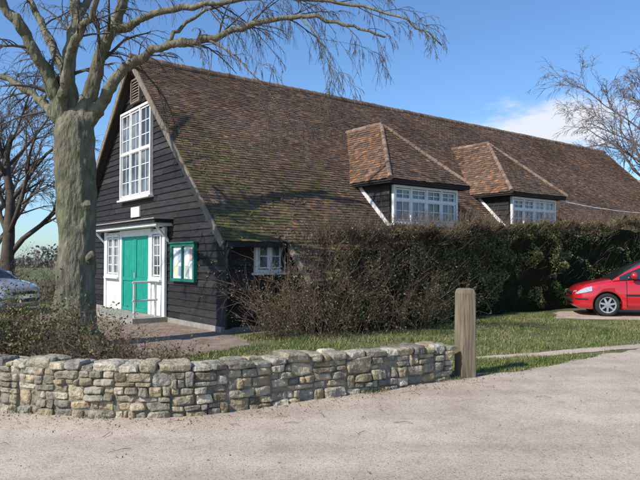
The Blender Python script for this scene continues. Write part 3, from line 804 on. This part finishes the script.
# ------------------------------------------------------------ twiggy shrubs
def shrub(name, cx, cy, rx, ry, h, nst, seedn, leafn=0, lc=(.06, .09, .02), lean=.5, ang=0, rr=.008):
    global R
    keep = R; R = random.Random(seedn); e = empty(name, (cx, cy, 0)); mb = MB(); lv = []
    for _ in range(nst):
        a = R.uniform(0, 6.283); q = math.sqrt(R.random()); x, y = q*rx*math.cos(a), q*ry*math.sin(a)
        X, Y = cx+x*math.cos(ang)-y*math.sin(ang), cy+x*math.sin(ang)+y*math.cos(ang)
        d = Vector((x*.3+R.gauss(0, .34), y*.3+R.gauss(0, .34), 1.2)).normalized(); L = h*R.uniform(.4, 1.2)*(1-.25*q)
        pts = [Vector((X, Y, -.02))]; n = 6
        for i in range(n):
            d = (d+Vector((R.gauss(0, .2), R.gauss(0, .2), -.04*i*lean*2+R.gauss(0, .08)))).normalized(); pts.append(pts[-1]+d*L/n)
        k_ = R.uniform(.5, 1.25)
        rad = [rr*k_*(1-.13*i) for i in range(n+1)]; mb.tube(pts, rad, 4)
        for _k in range(8):
            i = R.randint(1, n-1); dd = rdir((pts[i+1]-pts[i]).normalized(), R.uniform(.4, 1.1)); pp_ = [pts[i]]
            for j in range(3):
                dd = (dd+Vector((R.gauss(0, .25), R.gauss(0, .25), R.gauss(0, .2)))).normalized(); pp_.append(pp_[-1]+dd*L*R.uniform(.05, .13))
            mb.tube(pp_, [rr*.45, rr*.38, rr*.3, rr*.2], 3); lv.append(pp_[-1]); lv.append(pp_[1])
        lv.append(pts[-1])
    mb.build('stems', [M['stem']], e)
    if leafn:
        P = []; C = []
        for _ in range(leafn):
            p = lv[R.randrange(len(lv))]; t = .6+.9*R.random()
            P.append((p.x+R.gauss(0, .06), p.y+R.gauss(0, .06), max(.02, p.z+R.gauss(0, .07))))
            C.append(tuple(k*t for k in lc) if R.random() < .65 else (.17*t, .1*t, .05*t))
        lm = MB(); leaves(lm, np.array(P), .022, C); lm.build('leaves', [M['leaf']], e)
    R = keep
b1 = B(1.5, 6.5, 0); shrub('bare_twiggy_shrub', b1.x, b1.y, 1.4, .8, 2.3, 150, 21, 4500, (.1, .1, .04), ang=.65)
b1 = B(3.3, 6.9, 0); shrub('bare_twiggy_shrub', b1.x, b1.y, 1.6, .6, 2.0, 120, 22, 5500, (.09, .1, .035), ang=.65)
b1 = B(.5, 6.2, 0); shrub('bare_twiggy_shrub', b1.x, b1.y, .6, .5, 1.7, 30, 23, 700, ang=.65)
shrub('dormant_garden_shrub', -2.75, 7.75, .75, .5, .95, 150, 31, 1200, (.12, .09, .04), rr=.006)
shrub('dormant_garden_shrub', -3.6, 8.4, .9, .6, 1.05, 180, 32, 3500, (.1, .13, .035), rr=.006)
shrub('dormant_garden_shrub', -4.7, 9.0, .9, .8, 1.4, 170, 33, 8000, (.1, .14, .035), rr=.007)
shrub('dormant_garden_shrub', -6.2, 10.3, 1.0, .8, 1.5, 150, 34, 8000, (.1, .14, .035), rr=.007)
shrub('dormant_garden_shrub', -2.2, 8.5, .5, .4, .6, 80, 35, 500, (.12, .12, .04), rr=.005)
shrub('bare_twiggy_shrub', -11.8, 22.5, 2.6, 1.2, 2.3, 170, 36, 3000, (.12, .11, .05), rr=.012)
shrub('bare_twiggy_shrub', -15.5, 25, 3.0, 1.5, 2.7, 170, 37, 3000, (.12, .11, .05), rr=.012)

# ------------------------------------------------------------ litter and grit
lt = MB(); P = []; C = []
for _ in range(700):
    s = R.uniform(0, TOT+1.2); p, d, nn_ = wp(s); p = p+d*max(0, s-TOT)
    q = p-nn_*(abs(R.gauss(0, .22))+.03); t = .5+.9*R.random()
    P.append((q.x, q.y, .012+.01*R.random())); C.append((.22*t, .15*t, .1*t))
for _ in range(260):
    x, y = R.uniform(-6, 7), R.uniform(2.6, 10); t = .6+1.2*R.random()
    if inpoly(x, y, ROAD): P.append((x, y, .011)); C.append((.22*t, .17*t, .12*t))
for _ in range(900):
    x, y = R.uniform(-6, 0), R.uniform(9.5, 15); t = .6+1.2*R.random()
    if inpoly(x, y, PATH): P.append((x, y, .014)); C.append((.2*t, .13*t, .08*t))
leaves(lt, np.array(P), .012, C)
for _ in range(45):
    s = R.uniform(2, TOT+1); p, d, nn_ = wp(s); q = p-nn_*(abs(R.gauss(0, .6))+.05)+ZZ*.014; a = R.uniform(0, 6.28); L = R.uniform(.05, .22)
    k = Vector((math.cos(a), math.sin(a), 0)); lt.tube([q, q+k*L*.5+Vector((.02, .01, .01)), q+k*L], [.0035, .003, .002], 3, (.2, .14, .09))
lt.build('leaf_litter', [M['leaf']])
gr = MB()
for _ in range(3600):
    if R.random() < .5:
        s = R.uniform(0, TOT+1); p, d, nn_ = wp(s); q = p-nn_*(abs(R.gauss(0, .3))+.04)
    else: q = Vector((R.uniform(-5, 7), R.uniform(2.7, 10.5), 0))
    if not inpoly(q.x, q.y, ROAD): continue
    r = R.uniform(.003, .008)*(1.6 if R.random() < .06 else 1); k = R.uniform(.7, 1.2)
    vs = [q+Vector((R.uniform(.7, 1.2)*r*x, R.uniform(.7, 1.2)*r*y, .004+R.uniform(.5, .9)*r*z+r*.4)) for x, y, z in ((1, 0, 0), (-1, 0, 0), (0, 1, 0), (0, -1, 0), (0, 0, 1))]
    gr.add(vs, [(0, 2, 4), (2, 1, 4), (1, 3, 4), (3, 0, 4)], (.42*k, .37*k, .31*k))
gr.build('loose_gravel', [M['stone']])
tf = MB()
for _ in range(2600):
    s = R.uniform(0, TOT+1.0)
    if noise.noise(Vector((s*2.2, 0, 50))) < .12 and s < TOT-.3: continue
    p, d, nn_ = wp(s); p = p+d*max(0, s-TOT); q = p-nn_*abs(R.gauss(0, .035)+.015); h_ = R.uniform(.02, .08); a = R.uniform(0, 6.28); w_ = .004; t = R.uniform(.7, 1.3)
    tf.add([(q.x-math.cos(a)*w_, q.y-math.sin(a)*w_, 0), (q.x+math.cos(a)*w_, q.y+math.sin(a)*w_, 0), (q.x+R.gauss(0, .02), q.y-abs(R.gauss(0, .02)), h_)], [(0, 1, 2)], (.13*t, .15*t, .05*t))
tf.build('verge_weeds', [M['leaf']])

# ------------------------------------------------------------ cars
CG = mat('car_glass', (.015, .02, .022), (.03, .035, .038), rough=.04, bump=0, spec=.9)
BL = mat('black_plastic', (.012, .012, .012), (.025, .025, .025), rough=.6, bump=0)
TY = mat('tyre_rubber', (.015, .015, .015), (.035, .033, .03), rough=.85, bump=.1)
AL = mat('wheel_alloy', (.45, .45, .46), (.6, .6, .6), rough=.35, bump=0, metal=.7)
HLM = mat('headlamp_lens', (.28, .3, .33), (.6, .62, .66), scale=30, rough=.08, bump=0, spec=.9)
REDP = mat('red_car_paint', (.46, .011, .02), (.54, .015, .026), rough=.28, bump=0, coat=1, spec=.5)
SILP = mat('silver_car_paint', (.36, .41, .48), (.44, .49, .55), rough=.3, bump=0, coat=1, metal=.3)
def car(name, wheel_near, back, paint, scale=1.0):
    back = Vector(back).normalized(); near = Vector((back.y, -back.x, 0)); near = near if near.y < 0 else -near
    org = Vector(wheel_near)-near*.80-back*.84
    def W(x, y, z): return org+back*x+near*y+ZZ*z
    root = empty(name, org+back*2.1)
    xs = sorted(set([0, .03, .08, .15, .25, .35, .45, .6, .75, .9, 1.05, 1.2, 1.4, 1.7, 2.0, 2.4, 2.8, 3.2, 3.5, 3.8, 3.95, 4.08, 4.18, 4.24, 4.28]))
    I = lambda x, a, b: float(np.interp(x, a, b))
    def ztop(x): return I(x, [0, .05, .15, .3, .5, .8, 1.1, 1.4, 2.5, 3.6, 4.1, 4.28], [.60, .68, .77, .84, .895, .955, 1.0, 1.02, 1.05, 1.08, 1.05, .88])
    def zbot(x): return I(x, [0, .1, .3, 1, 3.5, 4, 4.28], [.30, .22, .19, .18, .19, .24, .36])
    def wd(x): return I(x, [0, .04, .12, .25, .45, .8, 1.5, 3.2, 3.9, 4.15, 4.28], [.56, .66, .75, .81, .85, .868, .87, .87, .855, .80, .70])
    bm = MB(); rings = []
    for x in xs:
        w, b, t = wd(x), zbot(x), ztop(x)
        half = [(w*.86, b), (w*.955, b+.05), (w*.985, b+(t-b)*.25), (w, b+(t-b)*.45), (w*.992, b+(t-b)*.62), (w*.975, b+(t-b)*.8), (w*.945, b+(t-b)*.92), (w*.88, t-.005), (w*.6, t+.022), (w*.3, t+.034), (0, t+.038)]
        full = half+[(-y, z) for y, z in half[-2::-1]]
        rings.append([W(x, y, z) for y, z in full])
    k = len(rings[0]); vs = [v for r in rings for v in r]; fs = []
    for i in range(len(xs)-1):
        for j in range(k):
            fs.append((i*k+j, i*k+(j+1) % k, (i+1)*k+(j+1) % k, (i+1)*k+j))
    fs.append(tuple(range(k))[::-1]); fs.append(tuple((len(xs)-1)*k+j for j in range(k)))
    bm.add(vs, fs); body = bm.build('body', [paint], root, smooth=True)
    b_ = bmesh.new(); b_.from_mesh(body.data); bmesh.ops.recalc_face_normals(b_, faces=b_.faces[:]); b_.to_mesh(body.data); b_.free()
    cuts = []
    for wx in (.84, 3.5):
        for sy in (1, -1):
            c = MB(); c.tube([W(wx, sy*.62, .31), W(wx, sy*1.0, .31)], [.375]*2, 36); o = c.build('cut', [M['dark']])
            b_ = bmesh.new(); b_.from_mesh(o.data); bmesh.ops.recalc_face_normals(b_, faces=b_.faces[:]); b_.to_mesh(o.data); b_.free()
            md = body.modifiers.new('b', 'BOOLEAN'); md.operation = 'DIFFERENCE'; md.object = o; md.solver = 'EXACT'; cuts.append(o)
    bpy.context.view_layer.update()
    dg = bpy.context.evaluated_depsgraph_get(); me = bpy.data.meshes.new_from_object(body.evaluated_get(dg))
    body.modifiers.clear(); body.data = me
    for o in cuts: bpy.data.objects.remove(o)
    gx = [.98, 1.15, 1.35, 1.55, 1.75, 1.9, 2.0, 2.15, 2.38, 2.46, 2.8, 3.2, 3.3, 3.4, 3.7, 3.9, 4.02, 4.14, 4.22]
    def zr(x): return I(x, [.98, 1.35, 1.75, 2.0, 2.2, 2.6, 3.2, 3.7, 3.95, 4.1, 4.22], [1.0, 1.235, 1.45, 1.56, 1.605, 1.635, 1.625, 1.58, 1.5, 1.3, 1.06])
    gm = MB(); rings = []
    for x in gx:
        zb = ztop(x)-.01; t = max(zr(x), zb+.015); w = wd(x)*.93; hh = t-zb
        ws = w-hh*.24
        half = [(w, zb), (w-hh*.2*.8, zb+hh*.80), (ws-.015, zb+hh*.9), (ws-.07, t-.004), (ws*.6, t+.015*min(1, hh*3)), (0, t+.03*min(1, hh*3))]
        full = half+[(-y, z) for y, z in half[-2::-1]]; rings.append([W(x, y, z) for y, z in full])
    k = len(rings[0]); vs = [v for r in rings for v in r]
    for i in range(len(gx)-1):
        for j in range(k-1):
            jj = min(j, k-2-j)
            mi = 0
            x0, x1 = gx[i], gx[i+1]
            if jj == 0:
                mi = 1
                if x0 < 1.15: mi = 0
                if x0 in (2.38, 3.2, 3.3): mi = 2
                if x0 >= 3.9: mi = 0
            elif jj >= 3 and x1 <= 2.0: mi = 1
            elif jj >= 3 and x0 >= 3.9: mi = 1
            gm.add([vs[i*k+j], vs[i*k+j+1], vs[(i+1)*k+j+1], vs[(i+1)*k+j]], [(0, 1, 2, 3)], mi=mi)
    gh = gm.build('cabin', [paint, CG, BL], root, smooth=True)
    b_ = bmesh.new(); b_.from_mesh(gh.data); bmesh.ops.remove_doubles(b_, verts=b_.verts[:], dist=.0005); bmesh.ops.recalc_face_normals(b_, faces=b_.faces[:]); b_.to_mesh(gh.data); b_.free()
    t = MB()
    for sy in (1, -1):
        for (x0, x1, z, h) in ((1.3, 3.1, .56, .05), (.0, .35, .45, .04)):
            n_ = 6
            for i in range(n_):
                a = x0+(x1-x0)*i/n_; b = x0+(x1-x0)*(i+1)/n_
                t.add([W(a, sy*(wd(a)+.006), z), W(b, sy*(wd(b)+.006), z), W(b, sy*(wd(b)+.006), z+h), W(a, sy*(wd(a)+.006), z+h)], [(0, 1, 2, 3)])
        for xd in (1.32, 2.42, 3.25):
            t.tube([W(xd, sy*.868, .28), W(xd, sy*.874, .55), W(xd, sy*.868, .8), W(xd, sy*.835, 1.0)], [.006]*4, 4)
        t.tube([W(1.32, sy*.868, .27), W(3.1, sy*.868, .27)], [.006]*2, 4)
        t.tube([W(1.5, sy*.8, 1.04), W(1.48, sy*.92, 1.1)], [.025, .03], 6)
    t.tube([W(-.02, -.5, .42), W(-.03, 0, .42), W(-.02, .5, .42)], [.05]*3, 6); t.tube([W(.02, -.45, .62), W(-.0, 0, .63), W(.02, .45, .62)], [.045]*3, 6)
    t.build('black_trim', [BL], root)
    mr = MB()
    for sy in (1, -1):
        mr.tube([W(1.42, sy*.93, 1.12), W(1.45, sy*.95, 1.12), W(1.52, sy*.96, 1.12), W(1.56, sy*.96, 1.12)], [.05, .09, .095, .06], 12)
        for xh in (2.15, 3.05): mr.tube([W(xh, sy*.885, .88), W(xh+.17, sy*.885, .885)], [.014]*2, 6)
    mr.build('mirrors_and_handles', [paint], root, smooth=True)
    hlm = MB()
    for sy in (1, -1):
        pts = [.07+.075*i for i in range(6)]
        for i in range(5):
            a, b = pts[i], pts[i+1]
            hl_ = lambda x: .6+(x-.07)*.26; hh_ = lambda x: ztop(x)-.055
            hlm.add([W(a, sy*(wd(a)+.004), hl_(a)), W(b, sy*(wd(b)+.004), hl_(b)), W(b, sy*(wd(b)*.97+.008), hh_(b)), W(a, sy*(wd(a)*.97+.008), hh_(a))], [(0, 1, 2, 3)])
        hlm.add([W(.055, sy*.68, .6), W(.0, sy*.48, .58), W(.035, sy*.46, .68), W(.08, sy*.66, .71)], [(0, 1, 2, 3)])
    hlm.build('headlamps', [HLM], root)
    ty = MB(); al = MB(); ins = MB()
    for wx in (.84, 3.5):
        for sy in (1, -1):
            prof = [(.20, .69), (.29, .67), (.315, .70), (.318, .76), (.315, .82), (.295, .85), (.225, .852), (.215, .83)]
            n_ = 32; vs = []; fs = []
            for i in range(n_):
                an = 2*math.pi*i/n_
                for r_, y_ in prof: vs.append(W(wx+r_*math.cos(an), sy*y_, .318+r_*math.sin(an)))
            K = len(prof)
            for i in range(n_):
                for j in range(K-1): fs.append((i*K+j, i*K+j+1, ((i+1) % n_)*K+j+1, ((i+1) % n_)*K+j))
            ty.add(vs, fs)
            ins.tube([W(wx, sy*.68, .318), W(wx, sy*.775, .318)], [.215]*2, 24)
            ins.tube([W(wx, sy*.60, .318), W(wx, sy*.622, .318)], [.374]*2, 24)
            vs = []; fs = []
            for i in range(n_):
                an = 2*math.pi*i/n_
                for r_, y_ in ((.222, .80), (.222, .845), (.195, .842), (.19, .79)): vs.append(W(wx+r_*math.cos(an), sy*y_, .318+r_*math.sin(an)))
            for i in range(n_):
                for j in range(3): fs.append((i*4+j, i*4+j+1, ((i+1) % n_)*4+j+1, ((i+1) % n_)*4+j))
            al.add(vs, fs)
            al.tube([W(wx, sy*.79, .318), W(wx, sy*.845, .318)], [.06, .045], 12)
            for s_ in range(7):
                an = 2*math.pi*s_/7+.2; c_, s2 = math.cos(an), math.sin(an); px_, pz_ = -s2, c_
                q = []
                for r_, w_, y_ in ((.03, .03, .84), (.20, .022, .83)):
                    for sg in (-1, 1):
                        for dy in (0, -.03): q.append(W(wx+c_*r_+px_*w_*sg, sy*(y_+dy), .318+s2*r_+pz_*w_*sg))
                al.add(q, [(0, 2, 6, 4), (1, 5, 7, 3), (0, 4, 5, 1), (2, 3, 7, 6)])
    ty.build('tyres', [TY], root, smooth=True); al.build('alloy_wheels', [AL], root); ins.build('wheel_wells', [BL], root)
    return root
car('parked_car', (7.86, 17.0, 0), (.975, -.22, 0), REDP)
car('parked_car', (-9.3, 16.9, 0), (-.96, .28, 0), SILP)

# ------------------------------------------------------------ light, sky, camera
sun_h = Vector((-.75, -.66)).normalized(); el = math.radians(40)
sd = bpy.data.lights.new('sun', 'SUN'); sd.energy = 5.0; sd.angle = math.radians(.53); sd.color = (1, .94, .85)
so = bpy.data.objects.new('sun', sd); bpy.context.scene.collection.objects.link(so)
so.rotation_euler = Vector((-sun_h.x*math.cos(el), -sun_h.y*math.cos(el), -math.sin(el))).to_track_quat('-Z', 'Y').to_euler()
wd_ = bpy.data.worlds.new('World'); bpy.context.scene.world = wd_; wd_.use_nodes = True
nt = wd_.node_tree; N = nt.nodes; Lk = nt.links; bg = N['Background']
sk = N.new('ShaderNodeTexSky'); sk.sky_type = 'NISHITA'; sk.sun_disc = False; sk.sun_elevation = el
sk.sun_rotation = math.atan2(sun_h.x, sun_h.y) % (2*math.pi); sk.air_density = 1.0; sk.dust_density = .5; sk.ozone_density = 2.5
tc = N.new('ShaderNodeTexCoord')
tint = N.new('ShaderNodeMix'); tint.data_type = 'RGBA'; tint.blend_type = 'MULTIPLY'; tint.inputs['Factor'].default_value = 1.0
Lk.new(sk.outputs[0], tint.inputs['A']); tint.inputs['B'].default_value = (.82, 1.06, 1.3, 1)
cdir = Vector((235, 620, 132)).normalized()
def vm(op, a, b):
    x = N.new('ShaderNodeVectorMath'); x.operation = op; Lk.new(a, x.inputs[0]); x.inputs[1].default_value = b; return x
s1 = vm('SUBTRACT', tc.outputs['Generated'], cdir); s2 = vm('MULTIPLY', s1.outputs[0], (1, 1, 3.6)); ln = N.new('ShaderNodeVectorMath'); ln.operation = 'LENGTH'; Lk.new(s2.outputs[0], ln.inputs[0])
m1 = N.new('ShaderNodeMapRange'); m1.inputs['From Min'].default_value = .03; m1.inputs['From Max'].default_value = .24; m1.inputs['To Min'].default_value = .42; m1.inputs['To Max'].default_value = -.25
Lk.new(ln.outputs['Value'], m1.inputs['Value'])
s3 = vm('MULTIPLY', tc.outputs['Generated'], (1, 1, 2.6))
nn1 = N.new('ShaderNodeTexNoise'); nn1.inputs['Scale'].default_value = 12; nn1.inputs['Detail'].default_value = 8; nn1.inputs['Roughness'].default_value = .6; Lk.new(s3.outputs[0], nn1.inputs['Vector'])
ad = N.new('ShaderNodeMath'); ad.operation = 'ADD'; Lk.new(nn1.outputs['Fac'], ad.inputs[0]); Lk.new(m1.outputs['Result'], ad.inputs[1])
m2 = N.new('ShaderNodeMapRange'); m2.interpolation_type = 'SMOOTHSTEP'; m2.inputs['From Min'].default_value = .45; m2.inputs['From Max'].default_value = .85; m2.inputs['To Max'].default_value = .92
Lk.new(ad.outputs[0], m2.inputs['Value'])
mx = N.new('ShaderNodeMix'); mx.data_type = 'RGBA'; Lk.new(m2.outputs['Result'], mx.inputs['Factor']); Lk.new(tint.outputs['Result'], mx.inputs['A']); mx.inputs['B'].default_value = (6.3, 6.5, 6.9, 1)
Lk.new(mx.outputs['Result'], bg.inputs['Color']); bg.inputs['Strength'].default_value = .14
cd = bpy.data.cameras.new('camera'); cd.lens = 36*F_PX/640; cd.sensor_width = 36; cd.clip_end = 3000
cam = bpy.data.objects.new('camera', cd); cam.location = (0, 0, EYE); cam.rotation_euler = (math.radians(90)+math.atan(18/F_PX), 0, 0)
bpy.context.scene.collection.objects.link(cam); bpy.context.scene.camera = cam
sc = bpy.context.scene; sc.view_settings.view_transform = 'Standard'; sc.view_settings.look = 'None'; sc.view_settings.exposure = 0
